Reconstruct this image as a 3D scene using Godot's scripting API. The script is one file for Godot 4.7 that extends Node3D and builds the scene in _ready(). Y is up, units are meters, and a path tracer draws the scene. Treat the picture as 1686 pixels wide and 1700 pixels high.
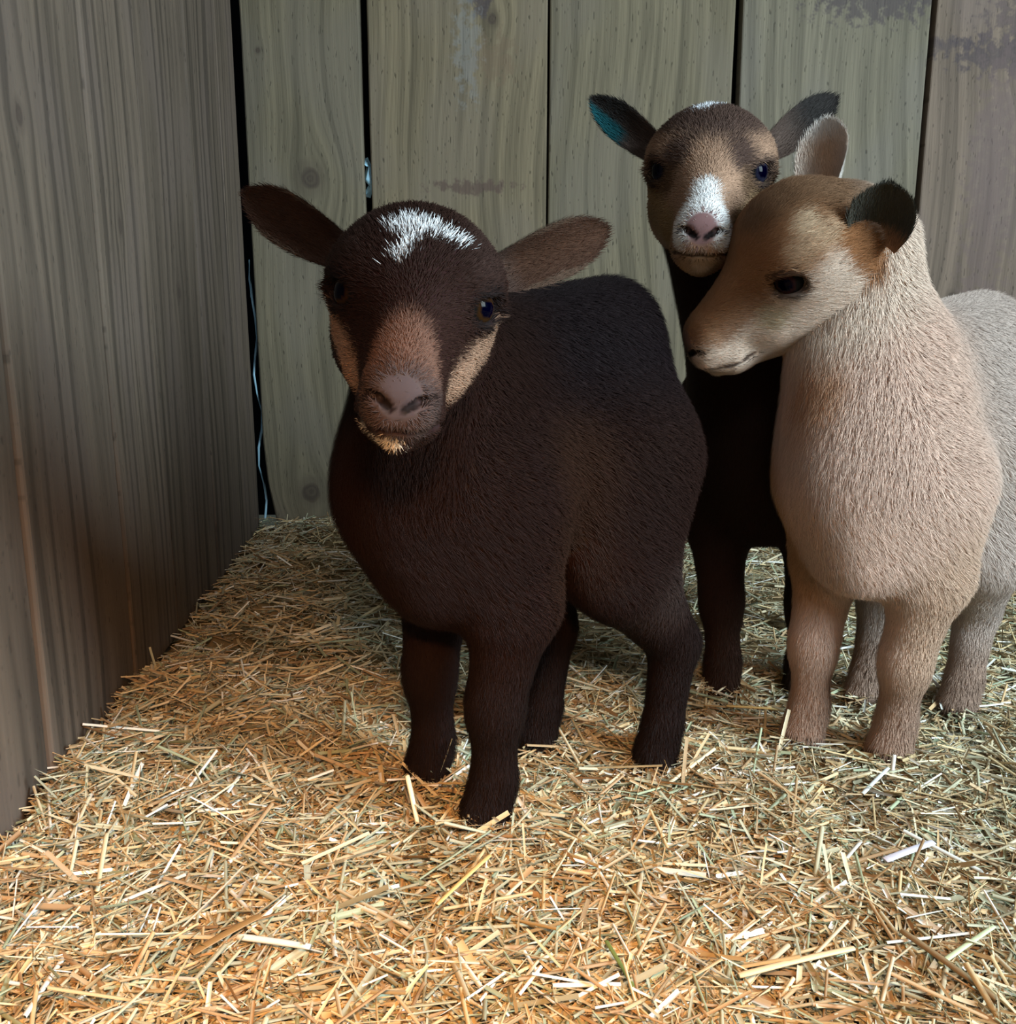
extends Node3D

# A wooden goat pen with straw bedding and three goat kids. Metres, y up.

var rng := RandomNumberGenerator.new()
var fine_noise := FastNoiseLite.new()

# ---------------------------------------------------------------- general helpers
func numbered(called: String) -> String:
	if not has_node(NodePath(called)):
		return called
	var n := 1
	while has_node(NodePath("%s_%03d" % [called, n])):
		n += 1
	return "%s_%03d" % [called, n]

func tag(o: Node3D, label: String, category: String, group := "", kind := "") -> void:
	if label != "":
		o.set_meta("label", label)
	if category != "":
		o.set_meta("category", category)
	if group != "":
		o.set_meta("group", group)
	if kind != "":
		o.set_meta("kind", kind)

func thing(called: String, label: String, category: String, at := Vector3.ZERO, group := "") -> Node3D:
	var o := Node3D.new()
	o.name = numbered(called)
	add_child(o, true)
	o.position = at
	tag(o, label, category, group)
	return o

func part(called: String, mesh: Mesh, m: Material, parent: Node3D) -> MeshInstance3D:
	var o := MeshInstance3D.new()
	o.mesh = mesh
	o.material_override = m
	var want := called
	var n := 1
	while parent.has_node(NodePath(want)):
		want = "%s_%03d" % [called, n]
		n += 1
	o.name = want
	parent.add_child(o, true)
	return o

func mat(c: Color, rough := 0.85, spec := 0.3) -> StandardMaterial3D:
	var m := StandardMaterial3D.new()
	m.albedo_color = c
	m.roughness = rough
	m.metallic_specular = spec
	return m

func vmat(rough := 0.8, spec := 0.25) -> StandardMaterial3D:
	var m := mat(Color.WHITE, rough, spec)
	m.vertex_color_use_as_albedo = true
	m.cull_mode = BaseMaterial3D.CULL_DISABLED
	return m

func lin(r: float, g: float, b: float) -> Color:
	return Color(r, g, b)

func smooth_normals(v: PackedVector3Array, ix: PackedInt32Array) -> PackedVector3Array:
	var n := PackedVector3Array()
	n.resize(v.size())
	for t in range(0, ix.size(), 3):
		var a := v[ix[t]]
		var c := (v[ix[t + 2]] - a).cross(v[ix[t + 1]] - a)
		n[ix[t]] += c
		n[ix[t + 1]] += c
		n[ix[t + 2]] += c
	for i in n.size():
		n[i] = n[i].normalized()
	return n

func make_mesh(v: PackedVector3Array, n: PackedVector3Array, ix: PackedInt32Array, col := PackedColorArray(), uv := PackedVector2Array()) -> ArrayMesh:
	var a := []
	a.resize(Mesh.ARRAY_MAX)
	a[Mesh.ARRAY_VERTEX] = v
	a[Mesh.ARRAY_NORMAL] = n
	if col.size():
		a[Mesh.ARRAY_COLOR] = col
	if uv.size():
		a[Mesh.ARRAY_TEX_UV] = uv
	a[Mesh.ARRAY_INDEX] = ix
	var m := ArrayMesh.new()
	m.add_surface_from_arrays(Mesh.PRIMITIVE_TRIANGLES, a)
	return m

# ---------------------------------------------------------------- distance field shapes
class Field:
	var a := PackedVector3Array()
	var d := PackedVector3Array()
	var dd := PackedFloat32Array()
	var ra := PackedFloat32Array()
	var rb := PackedFloat32Array()
	var k := PackedFloat32Array()
	var op := PackedInt32Array()
	var fn := PackedVector3Array()
	var fs := PackedFloat32Array()
	var all := PackedInt32Array()

	# a tapered capsule from p to q; way 1 joins it, -1 carves it away; flat squeezes it along across
	func cone(p: Vector3, q: Vector3, rp: float, rq: float, soft := 0.01, way := 1, across := Vector3.UP, flat := 1.0) -> void:
		all.append(a.size())
		a.append(p)
		d.append(q - p)
		dd.append(maxf((q - p).length_squared(), 1e-10))
		ra.append(rp)
		rb.append(rq)
		k.append(soft)
		op.append(way)
		fn.append(across)
		fs.append(1.0 / flat - 1.0)

	func one(i: int, p: Vector3) -> float:
		var w := p - a[i]
		var t := clampf(w.dot(d[i]) / dd[i], 0.0, 1.0)
		w -= d[i] * t
		if fs[i] != 0.0:
			w += fn[i] * (w.dot(fn[i]) * fs[i])
		return w.length() - ra[i] - (rb[i] - ra[i]) * t

	func at(p: Vector3, list: PackedInt32Array) -> float:
		var r := 1.0
		for i in list:
			var w := p - a[i]
			var t := clampf(w.dot(d[i]) / dd[i], 0.0, 1.0)
			w -= d[i] * t
			if fs[i] != 0.0:
				w += fn[i] * (w.dot(fn[i]) * fs[i])
			var e := w.length() - ra[i] - (rb[i] - ra[i]) * t
			var s := k[i]
			if op[i] > 0:
				var h := maxf(s - absf(r - e), 0.0) / s
				r = minf(r, e) - h * h * s * 0.25
			else:
				var h := maxf(s - absf(r + e), 0.0) / s
				r = maxf(r, -e) + h * h * s * 0.25
		return r

# surface nets over the blocks of the grid that the surface runs through
func surface_net(f: Field, lo: Vector3, hi: Vector3, c: float, bump := 0.0, bump_scale := 60.0) -> Dictionary:
	var B := 6
	var nb := Vector3i(((hi - lo) / (c * B)).ceil())
	var nx := nb.x * B + 1
	var ny := nb.y * B + 1
	var nz := nb.z * B + 1
	var g := PackedFloat32Array()
	g.resize(nx * ny * nz)
	g.fill(1.0)
	var half := c * B * 0.5
	var reach := half * 1.7321
	var live: Array[Vector3i] = []
	for bz in nb.z:
		for by in nb.y:
			for bx in nb.x:
				var mid := lo + Vector3(bx, by, bz) * (c * B) + Vector3.ONE * half
				var dm := f.at(mid, f.all)
				var skip := absf(dm) > reach * 1.25 + 2.0 * c
				var list := PackedInt32Array()
				if not skip:
					live.append(Vector3i(bx, by, bz))
					for i in f.all:
						if f.one(i, mid) < reach * 1.3 + f.k[i] + maxf(dm, 0.0) + 2.0 * c:
							list.append(i)
				elif dm > 0.0:
					continue
				for z in B:
					for y in B:
						var row := ((bz * B + z) * ny + by * B + y) * nx + bx * B
						if skip:
							for x in B:
								g[row + x] = -1.0
							continue
						var p := lo + Vector3(bx * B, by * B + y, bz * B + z) * c
						for x in B:
							var e := f.at(p, list)
							if bump > 0.0:
								e += bump * fine_noise.get_noise_3d(p.x * bump_scale * 100.0, p.y * bump_scale * 55.0, p.z * bump_scale * 100.0)
							g[row + x] = e
							p.x += c
	var at := PackedInt32Array()
	at.resize(nx * ny * nz)
	at.fill(-1)
	var v := PackedVector3Array()
	var off := PackedInt32Array([0, 1, nx, nx + 1, nx * ny, nx * ny + 1, nx * ny + nx, nx * ny + nx + 1])
	var cells := PackedInt32Array()
	var places: Array[Vector3i] = []
	var e0 := PackedInt32Array([0, 2, 4, 6, 0, 1, 4, 5, 0, 1, 2, 3])
	var e1 := PackedInt32Array([1, 3, 5, 7, 2, 3, 6, 7, 4, 5, 6, 7])
	for b in live:
		for z in B:
			for y in B:
				for x in B:
					var i := ((b.z * B + z) * ny + b.y * B + y) * nx + b.x * B + x
					var m := 0
					for q in 8:
						if g[i + off[q]] < 0.0:
							m += 1
					if m == 0 or m == 8:
						continue
					var sum := Vector3.ZERO
					var cnt := 0
					for q in 12:
						var g0 := g[i + off[e0[q]]]
						var g1 := g[i + off[e1[q]]]
						if (g0 < 0.0) != (g1 < 0.0):
							var t := g0 / (g0 - g1)
							var i0 := e0[q]
							var i1 := e1[q]
							sum += Vector3(i0 & 1, (i0 >> 1) & 1, i0 >> 2).lerp(Vector3(i1 & 1, (i1 >> 1) & 1, i1 >> 2), t)
							cnt += 1
					at[i] = v.size()
					cells.append(i)
					v.append(lo + (Vector3(b.x * B + x, b.y * B + y, b.z * B + z) + sum / cnt) * c)
	var ix := PackedInt32Array()
	var step := [1, nx, nx * ny]
	for i in cells:
		for ax in 3:
			var s: int = step[ax]
			var u: int = step[(ax + 1) % 3]
			var w: int = step[(ax + 2) % 3]
			var in0 := g[i] < 0.0
			if in0 == (g[i + s] < 0.0) or i - u - w < 0:
				continue
			var q0 := at[i]
			var q1 := at[i - u]
			var q2 := at[i - u - w]
			var q3 := at[i - w]
			if q1 < 0 or q2 < 0 or q3 < 0:
				continue
			if in0:
				ix.append_array(PackedInt32Array([q0, q2, q1, q0, q3, q2]))
			else:
				ix.append_array(PackedInt32Array([q0, q1, q2, q0, q2, q3]))
	return {"v": v, "ix": ix, "n": smooth_normals(v, ix)}

# ---------------------------------------------------------------- goat heads (x to the nose, y up, z to its left)
func head_field() -> Field:
	var f := Field.new()
	f.cone(Vector3(-0.012, 0.003, 0), Vector3(0.010, 0.007, 0), 0.0345, 0.0335, 0.01)
	for s in [1.0, -1.0]:
		f.cone(Vector3(0.010, 0.012, s * 0.007), Vector3(0.015, 0.011, s * 0.008), 0.0275, 0.0265, 0.014)
		f.cone(Vector3(0.016, 0.010, s * 0.0200), Vector3(0.026, 0.009, s * 0.0175), 0.0145, 0.0130, 0.012)
		f.cone(Vector3(-0.002, -0.018, s * 0.012), Vector3(0.030, -0.024, s * 0.009), 0.023, 0.017, 0.014)
	f.cone(Vector3(0.016, -0.008, 0), Vector3(0.062, -0.034, 0), 0.026, 0.0150, 0.012)
	f.cone(Vector3(0.020, 0.012, 0), Vector3(0.068, -0.024, 0), 0.017, 0.0105, 0.014)
	f.cone(Vector3(0.0715, -0.0330, -0.0040), Vector3(0.0715, -0.0330, 0.0040), 0.0102, 0.0102, 0.006)
	for s in [1.0, -1.0]:
		f.cone(Vector3(0.058, -0.0405, s * 0.0065), Vector3(0.0705, -0.0405, s * 0.0045), 0.0115, 0.0092, 0.005)
	f.cone(Vector3(-0.006, -0.025, 0), Vector3(0.054, -0.0455, 0), 0.023, 0.0105, 0.010)
	f.cone(Vector3(0.052, -0.0475, 0), Vector3(0.0650, -0.0505, 0), 0.0090, 0.0062, 0.004)
	for s in [1.0, -1.0]:
		# eye lids and socket, mouth line, nostril comma, nose groove
		f.cone(Vector3(0.0262, 0.0045, s * 0.0262), Vector3(0.0285, 0.0045, s * 0.0248), 0.0102, 0.0098, 0.006)
		f.cone(Vector3(0.0290, 0.0040, s * 0.0352), Vector3(0.0368, 0.0030, s * 0.0292), 0.0065, 0.0060, 0.0025, -1, Vector3.UP, 0.84)
		f.cone(Vector3(0.0778, -0.0467, s * 0.0005), Vector3(0.0748, -0.0465, s * 0.0096), 0.0012, 0.0012, 0.0018, -1)
		f.cone(Vector3(0.0748, -0.0465, s * 0.0096), Vector3(0.0660, -0.0455, s * 0.0150), 0.0012, 0.0012, 0.0018, -1)
		f.cone(Vector3(0.0660, -0.0455, s * 0.0150), Vector3(0.0470, -0.0405, s * 0.0170), 0.0012, 0.0008, 0.0018, -1)
		f.cone(Vector3(0.0825, -0.0375, s * 0.0026), Vector3(0.0800, -0.0335, s * 0.0082), 0.0012, 0.0019, 0.0012, -1)
		f.cone(Vector3(0.0800, -0.0335, s * 0.0082), Vector3(0.0770, -0.0325, s * 0.0125), 0.0017, 0.0008, 0.0012, -1)
	f.cone(Vector3(0.0835, -0.0350, 0), Vector3(0.0815, -0.0470, 0), 0.0008, 0.0010, 0.0015, -1)
	return f

func near(p: Vector3, a: Vector3, b: Vector3) -> float:
	var d := b - a
	return (p - a - d * clampf((p - a).dot(d) / maxf(d.length_squared(), 1e-9), 0.0, 1.0)).length()

func mouth_gap(m: Vector3) -> float:
	return minf(minf(near(m, Vector3(0.0778, -0.0467, 0.0), Vector3(0.0748, -0.0465, 0.0096)), near(m, Vector3(0.0748, -0.0465, 0.0096), Vector3(0.0660, -0.0455, 0.0150))), near(m, Vector3(0.0660, -0.0455, 0.0150), Vector3(0.0470, -0.0405, 0.0170)))

func soft(d: float, r: float, edge: float) -> float:      # 1 inside r, 0 beyond r + edge
	return 1.0 - smoothstep(r, r + edge, d)

func mix3(a: Vector3, b: Vector3, t: float) -> Vector3:
	return a + (b - a) * clampf(t, 0.0, 1.0)

# coat colours (linear) by place on the head: h in the head's axes
func head_colour(who: int, h: Vector3) -> Vector3:
	var m := Vector3(h.x, h.y, absf(h.z))
	var c: Vector3
	var pad := soft((Vector3(h.x - 0.0800, h.y + 0.0325, h.z * 1.0)).length(), 0.0078, 0.003)
	var eye := soft(((m - Vector3(0.0330, 0.0038, 0.0322)) * Vector3(0.9, 1.1, 0.9)).length(), 0.0092, 0.003)
	if who == 0:
		c = Vector3(0.025, 0.0115, 0.0088)
		c = mix3(c, Vector3(0.055, 0.032, 0.027), soft(near(m, Vector3(0.02, 0.03, 0.022), Vector3(0.03, 0.02, 0.028)), 0.004, 0.012) * 0.45)
		# tan muzzle bridge and cheek stripes
		var bridge := soft(near(h, Vector3(0.063, -0.008, 0.000), Vector3(0.074, -0.017, 0.000)), 0.003, 0.010)
		bridge = maxf(bridge, soft(near(m, Vector3(0.066, -0.010, 0.004), Vector3(0.074, -0.022, 0.011)), 0.0035, 0.006))
		c = mix3(c, Vector3(0.185, 0.095, 0.068), bridge * 0.72)
		var cheek := soft(near(m, Vector3(0.020, -0.0095, 0.0335), Vector3(0.046, -0.029, 0.022)), 0.0048, 0.0075)
		c = mix3(c, Vector3(0.34, 0.20, 0.135), cheek * 0.95)
		c = mix3(c, Vector3(0.076, 0.050, 0.045), soft((h - Vector3(0.078, -0.036, 0)).length(), 0.012, 0.009) * 0.9)
		# white crown blaze with a tail down the forehead
		var w := soft(near(h, Vector3(0.038, 0.0345, -0.012), Vector3(0.040, 0.0335, -0.001)), 0.0032, 0.0018)
		w = maxf(w, soft(near(h, Vector3(0.036, 0.0375, -0.005), Vector3(0.039, 0.0345, 0.005)), 0.0036, 0.0018))
		w = maxf(w, soft(near(h, Vector3(0.039, 0.0335, 0.003), Vector3(0.037, 0.0315, 0.018)), 0.0024, 0.0018))
		w = maxf(w, soft(near(h, Vector3(0.042, 0.030, -0.002), Vector3(0.046, 0.0215, -0.0075)), 0.0022, 0.0015))
		c = mix3(c, Vector3(0.80, 0.80, 0.82), w)
		c = mix3(c, Vector3(0.75, 0.62, 0.48), soft(near(h, Vector3(0.062, -0.0455, -0.0120), Vector3(0.072, -0.0525, -0.0010)), 0.0024, 0.002))
		c = mix3(c, Vector3(0.012, 0.008, 0.008), eye * 0.9)
		c = mix3(c, Vector3(0.082, 0.062, 0.064), pad)
	elif who == 1:
		c = Vector3(0.34, 0.205, 0.138)
		var crown := soft((h - Vector3(0.018, 0.036, 0.0)).length(), 0.028, 0.012)
		crown = maxf(crown, soft(near(m, Vector3(0.034, 0.026, 0.006), Vector3(0.042, 0.010, 0.017)), 0.006, 0.007))
		c = mix3(c, Vector3(0.075, 0.045, 0.036), crown)
		c = mix3(c, Vector3(0.085, 0.048, 0.026), soft(near(m, Vector3(0.030, 0.0, 0.030), Vector3(0.040, -0.004, 0.022)), 0.006, 0.007) * 0.85)
		c = mix3(c, Vector3(0.26, 0.17, 0.075), soft(near(m, Vector3(0.02, -0.018, 0.034), Vector3(0.05, -0.034, 0.02)), 0.010, 0.010) * 0.7)
		c = mix3(c, Vector3(0.80, 0.78, 0.78), maxf(soft(near(m, Vector3(0.074, -0.017, 0.0), Vector3(0.078, -0.036, 0.013)), 0.0050, 0.005), soft(near(h, Vector3(0.066, -0.010, 0), Vector3(0.076, -0.02, 0)), 0.004, 0.006)))
		c = mix3(c, Vector3(0.42, 0.30, 0.21), soft((h - Vector3(0.068, -0.055, 0)).length(), 0.010, 0.006))
		c = mix3(c, Vector3(0.85, 0.87, 0.92), soft(near(h, Vector3(0.024, 0.0365, -0.006), Vector3(0.010, 0.0395, 0.002)), 0.0055, 0.0025))
		c = mix3(c, Vector3(0.06, 0.035, 0.022), soft(h.y + 0.0, -0.052, 0.016) * smoothstep(0.05, 0.02, h.x))
		c = mix3(c, Vector3(0.016, 0.011, 0.013), eye * 0.8)
		c = mix3(c, Vector3(0.22, 0.125, 0.125), pad)
	else:
		c = Vector3(0.68, 0.52, 0.42)
		# brown face stripe from poll to nose, rust temple, pale cheek
		var ridge := h.y - (0.0265 - h.x * 0.73)
		var mask := smoothstep(-0.006, 0.008, ridge)
		c = mix3(c, Vector3(0.33, 0.155, 0.072), mask * 0.95)
		c = mix3(c, Vector3(0.27, 0.130, 0.066), soft(near(m, Vector3(0.046, -0.004, 0.016), Vector3(0.068, -0.024, 0.010)), 0.006, 0.007) * 0.85)
		c = mix3(c, Vector3(0.19, 0.105, 0.060), soft(near(m, Vector3(-0.014, 0.038, 0.010), Vector3(0.030, 0.032, 0.000)), 0.011, 0.010) * 0.85)
		c = mix3(c, Vector3(0.27, 0.105, 0.036), soft(near(m, Vector3(-0.002, 0.022, 0.034), Vector3(-0.012, 0.008, 0.036)), 0.0085, 0.007) * 0.95)
		c = mix3(c, Vector3(0.68, 0.50, 0.34), soft(near(m, Vector3(0.022, 0.030, 0.025), Vector3(0.019, 0.033, 0.023)), 0.0035, 0.005) * 0.85)
		c = mix3(c, Vector3(0.60, 0.42, 0.28), soft(near(m, Vector3(0.012, 0.027, 0.030), Vector3(0.026, 0.019, 0.029)), 0.005, 0.006) * 0.65)
		c = mix3(c, Vector3(0.33, 0.25, 0.14), soft((m - Vector3(0.040, -0.016, 0.024)).length(), 0.005, 0.007) * 0.7)
		c = mix3(c, Vector3(0.05, 0.028, 0.022), eye * 0.85)
		c = mix3(c, Vector3(0.17, 0.10, 0.085), pad * 0.8)
	# dark skin inside nostrils and along the mouth line
	var hole := minf(near(m, Vector3(0.0825, -0.0375, 0.0026), Vector3(0.0800, -0.0335, 0.0082)), near(m, Vector3(0.0800, -0.0335, 0.0082), Vector3(0.0770, -0.0325, 0.0125)))
	c = mix3(c, Vector3(0.015, 0.009, 0.008), soft(hole, 0.0016, 0.0007))
	var line := mouth_gap(m)
	c = mix3(c, Vector3(0.03, 0.016, 0.013), soft(line, 0.0013, 0.0009) * 0.9)
	return c

# coat colours by place on the body: q = (along the trunk forwards, up, to its left)
func body_colour(who: int, q: Vector3) -> Vector3:
	var c: Vector3
	if who == 0:
		c = Vector3(0.0215, 0.0098, 0.0078)
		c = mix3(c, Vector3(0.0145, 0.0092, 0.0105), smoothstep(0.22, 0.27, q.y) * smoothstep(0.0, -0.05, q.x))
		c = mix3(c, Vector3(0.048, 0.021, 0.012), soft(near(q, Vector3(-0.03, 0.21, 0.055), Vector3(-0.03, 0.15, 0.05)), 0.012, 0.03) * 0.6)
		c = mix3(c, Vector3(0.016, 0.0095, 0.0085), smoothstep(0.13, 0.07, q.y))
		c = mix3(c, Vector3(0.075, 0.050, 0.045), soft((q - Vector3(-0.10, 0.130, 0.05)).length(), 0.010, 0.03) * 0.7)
	elif who == 1:
		c = Vector3(0.040, 0.020, 0.0135)
		c = mix3(c, Vector3(0.16, 0.080, 0.022), soft(absf(q.y - 0.142), 0.010, 0.022) * 0.9)
		c = mix3(c, Vector3(0.030, 0.015, 0.010), smoothstep(0.11, 0.085, q.y))
	else:
		c = Vector3(0.66, 0.455, 0.365)
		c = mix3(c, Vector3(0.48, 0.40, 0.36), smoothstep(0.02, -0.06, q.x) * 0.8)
		c = mix3(c, Vector3(0.50, 0.27, 0.14), soft(near(q, Vector3(0.05, 0.185, -0.045), Vector3(0.02, 0.125, -0.045)), 0.014, 0.025) * 0.85)
		c = mix3(c, Vector3(0.46, 0.22, 0.11), soft(near(q, Vector3(0.07, 0.262, -0.01), Vector3(0.055, 0.225, -0.01)), 0.008, 0.018) * 0.8)
		c = mix3(c, Vector3(0.50, 0.315, 0.20), soft(near(q, Vector3(0.0, 0.16, 0.04), Vector3(0.0, 0.07, 0.05)), 0.012, 0.03) * 0.6)
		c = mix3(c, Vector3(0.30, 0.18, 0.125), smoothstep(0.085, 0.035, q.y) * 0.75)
	# hooves
	c = mix3(c, Vector3(0.035, 0.026, 0.022), smoothstep(0.012, 0.006, q.y))
	return c

# ---------------------------------------------------------------- ears: a cupped leaf with thickness
func ear_shape(base: Vector3, tip: Vector3, facing: Vector3, width: float) -> Dictionary:
	var along := tip - base
	var L := along.length()
	along /= L
	var nrm := (facing - along * facing.dot(along)).normalized()
	var side := along.cross(nrm)
	var NT := 22
	var NS := 12
	var v := PackedVector3Array()
	var ix := PackedInt32Array()
	var inner := PackedFloat32Array()
	for i in NT + 1:
		var t := float(i) / NT
		var w := width * 0.5 * (0.62 + 0.38 * sin(PI * minf(t * 0.95, 1.0)))
		if t > 0.62:
			w *= sqrt(maxf(1.0 - pow((t - 0.62) / 0.38, 2.0), 0.0)) * 0.98 + 0.02
		var cup := lerpf(1.15, 0.40, smoothstep(0.0, 0.75, t))
		var droop := -0.10 * L * t * t
		for j in NS * 2:
			var back := j >= NS
			var s := (float(j if not back else 2 * NS - 1 - j) / (NS - 1)) * 2.0 - 1.0
			var z := cup * w * (s * s * 0.9 - 0.55)
			var thick := 0.0028 * (1.0 - pow(absf(s), 3.0)) * (1.0 - 0.5 * t)
			var p := base + along * (L * t) + side * (s * w) + nrm * (z + droop - (thick if back else -thick * 0.1))
			v.append(p)
			inner.append(0.0 if back else (1.0 - absf(s) * 0.4))
	var R := NS * 2
	for i in NT:
		for j in R:
			var a := i * R + j
			var b := i * R + (j + 1) % R
			ix.append_array(PackedInt32Array([a, b, a + R, b, b + R, a + R]))
	var n := smooth_normals(v, ix)
	if (n[int(NT * 0.4) * R + NS / 2]).dot(nrm) < 0.0:
		for t in range(0, ix.size(), 3):
			var q := ix[t + 1]
			ix[t + 1] = ix[t + 2]
			ix[t + 2] = q
		n = smooth_normals(v, ix)
	return {"v": v, "ix": ix, "n": n, "inner": inner}

# ---------------------------------------------------------------- hair
var hair_blade: ArrayMesh
func make_hair_blade() -> ArrayMesh:
	# along +y, rising towards +z, one unit long and wide
	var v := PackedVector3Array([Vector3(-0.5, 0, -0.10), Vector3(0.5, 0, -0.10), Vector3(-0.42, 0.42, 0.24), Vector3(0.42, 0.42, 0.24), Vector3(0, 1.0, 0.36)])
	var n := PackedVector3Array()
	for s in [Vector3(-0.45, -0.25, 1), Vector3(0.45, -0.25, 1), Vector3(-0.45, -0.15, 1), Vector3(0.45, -0.15, 1), Vector3(0, -0.05, 1)]:
		n.append(s.normalized())
	return make_mesh(v, n, PackedInt32Array([0, 2, 1, 1, 2, 3, 2, 4, 3]))

class Coat:
	var buf := PackedFloat32Array()
	var count := 0

	func add(p: Vector3, flow: Vector3, nrm: Vector3, len: float, wid: float, lift: float, c: Vector3) -> void:
		var x := flow.cross(nrm).normalized() * wid
		var y := flow * len
		var z := nrm * (len * lift)
		buf.append_array(PackedFloat32Array([x.x, y.x, z.x, p.x, x.y, y.y, z.y, p.y, x.z, y.z, z.z, p.z, c.x, c.y, c.z, 1.0]))
		count += 1

func coat_node(coat: Coat, parent: Node3D, m: Material, called := "coat") -> void:
	var mm := MultiMesh.new()
	mm.transform_format = MultiMesh.TRANSFORM_3D
	mm.use_colors = true
	mm.mesh = hair_blade
	mm.instance_count = coat.count
	mm.buffer = coat.buf
	var o := MultiMeshInstance3D.new()
	o.name = called
	o.multimesh = mm
	o.material_override = m
	o.set_meta("kind", "stuff")
	parent.add_child(o, true)

# ---------------------------------------------------------------- goat kid
var head_mesh := {}

func goat(who: int, called: String, label: String, at: Vector3, heading: float, size: float, head_at: Vector3, head_turn: Vector3, head_size: float, feet: Array, ears: Array) -> void:
	var root := thing(called, label, "goat", at, "three goat kids in the straw")
	var yaw := deg_to_rad(heading)
	var fw := Vector3(sin(yaw), 0, cos(yaw))
	var lf := Vector3(fw.z, 0, -fw.x)
	var up := Vector3.UP
	# head axes
	var hy := deg_to_rad(head_turn.x)
	var hp := deg_to_rad(head_turn.y)
	var hr := deg_to_rad(head_turn.z)
	var hf := Vector3(sin(hy) * cos(hp), -sin(hp), cos(hy) * cos(hp))
	var hl := up.cross(hf).normalized()
	var hu := hf.cross(hl)
	hu = (hu * cos(hr) + hl * sin(hr)).normalized()
	hl = hu.cross(hf)
	var hb := Basis(hf, hu, hl)
	var ho := head_at - at
	var H := func(p: Vector3) -> Vector3: return ho + hb * (p * head_size)
	var Q := func(x: float, y: float, z: float) -> Vector3: return (fw * x + up * y + lf * z) * size
	var f := Field.new()
	# trunk
	f.cone(Q.call(0.008, 0.203, 0), Q.call(-0.082, 0.198, 0), 0.055 * size, 0.058 * size, 0.02, 1, lf, 0.95)
	f.cone(Q.call(0.022, 0.192, 0), Q.call(0.016, 0.158, 0), 0.047 * size, 0.043 * size, 0.03)
	f.cone(Q.call(-0.080, 0.220, 0), Q.call(-0.108, 0.222, 0), 0.055 * size, 0.048 * size, 0.03)
	f.cone(Q.call(0.0, 0.266, 0), Q.call(-0.108, 0.276, 0), 0.030 * size, 0.034 * size, 0.03)
	f.cone(Q.call(-0.140, 0.258, 0), Q.call(-0.168, 0.236, 0), 0.012 * size, 0.006 * size, 0.012)
	# neck
	var nape: Vector3 = H.call(Vector3(-0.022, -0.002, 0))
	var throat: Vector3 = H.call(Vector3(-0.006, -0.030, 0))
	f.cone(Q.call(0.010, 0.240, 0), nape, 0.046 * size, 0.030 * head_size, 0.03)
	f.cone(Q.call(0.030, 0.200, 0), throat, 0.044 * size, 0.022 * head_size, 0.03)
	f.cone(nape, H.call(Vector3(0.0, 0.0, 0)), 0.031 * head_size, 0.031 * head_size, 0.012)
	f.cone(throat, H.call(Vector3(0.02, -0.033, 0)), 0.020 * head_size, 0.014 * head_size, 0.012)
	# legs: feet[0..1] front left, right; feet[2..3] hind left, right, in world coordinates
	for i in 4:
		var s := 1.0 if i % 2 == 0 else -1.0
		var ft: Vector3 = feet[i] - at
		var off: float = ft.y
		if i < 2:
			var shoulder: Vector3 = Q.call(0.004, 0.190, s * 0.034)
			var elbow: Vector3 = Q.call(-0.006, 0.135, s * 0.037).lerp(ft + up * 0.13, 0.25)
			var knee: Vector3 = ft + up * (0.074 * size) + (elbow - ft) * Vector3(1, 0, 1) * 0.35 + fw * 0.004
			f.cone(shoulder, elbow, 0.036 * size, 0.0245 * size, 0.02)
			f.cone(elbow, knee, 0.0240 * size, 0.0150 * size, 0.012)
			f.cone(knee + up * 0.006, knee - up * 0.006, 0.0150 * size, 0.0140 * size, 0.008)
			f.cone(knee, ft + up * 0.028, 0.0140 * size, 0.0125 * size, 0.008)
		else:
			var hip: Vector3 = Q.call(-0.098, 0.200, s * 0.028)
			var stifle: Vector3 = Q.call(-0.082, 0.142, s * 0.036).lerp(ft + fw * 0.03 + up * 0.14, 0.2)
			var hock: Vector3 = ft + up * (0.084 * size) - fw * 0.008
			f.cone(hip, stifle, 0.046 * size, 0.034 * size, 0.02)
			f.cone(stifle, hock, 0.0310 * size, 0.0165 * size, 0.014)
			f.cone(hock, ft + up * 0.030, 0.0155 * size, 0.0125 * size, 0.008)
		f.cone(ft + up * 0.030, ft + up * 0.012 + fw * 0.006, 0.0128 * size, 0.0145 * size, 0.006)
		for z in [1.0, -1.0]:       # cloven hoof
			f.cone(ft + up * 0.010 + fw * 0.006 + lf * z * 0.006, ft + up * 0.002 + fw * 0.015 + lf * z * 0.005, 0.0090 * size, 0.0060 * size, 0.003)
	var lo := Vector3.ONE * 9.0
	var hi := -lo
	for i in f.all:
		for e in [f.a[i], f.a[i] + f.d[i]]:
			var r := maxf(f.ra[i], f.rb[i]) + 0.012
			lo = lo.min(e - Vector3.ONE * r)
			hi = hi.max(e + Vector3.ONE * r)
	var body := surface_net(f, lo, hi, 0.0034, 0.0016, 1.0)
	# collect body, head and ears in one mesh
	var V: PackedVector3Array = body.v
	var N: PackedVector3Array = body.n
	var IX: PackedInt32Array = body.ix
	var nb := V.size()
	var ib := IX.size()
	var hv: PackedVector3Array = head_mesh.v
	var hn: PackedVector3Array = head_mesh.n
	var C := PackedColorArray()
	var kindv := PackedByteArray()        # 0 body, 1 head, 2 ear
	var J := PackedVector3Array()         # place in the part's own axes
	var tb := Basis(fw, up, lf).transposed()
	var hbt := hb.transposed()
	C.resize(nb)
	J.resize(nb)
	kindv.resize(nb)
	for i in nb:
		var q := tb * V[i] / size
		J[i] = q
		C[i] = tint(who, 0, q, hbt * (V[i] - ho) / head_size, 0.0)
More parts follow.
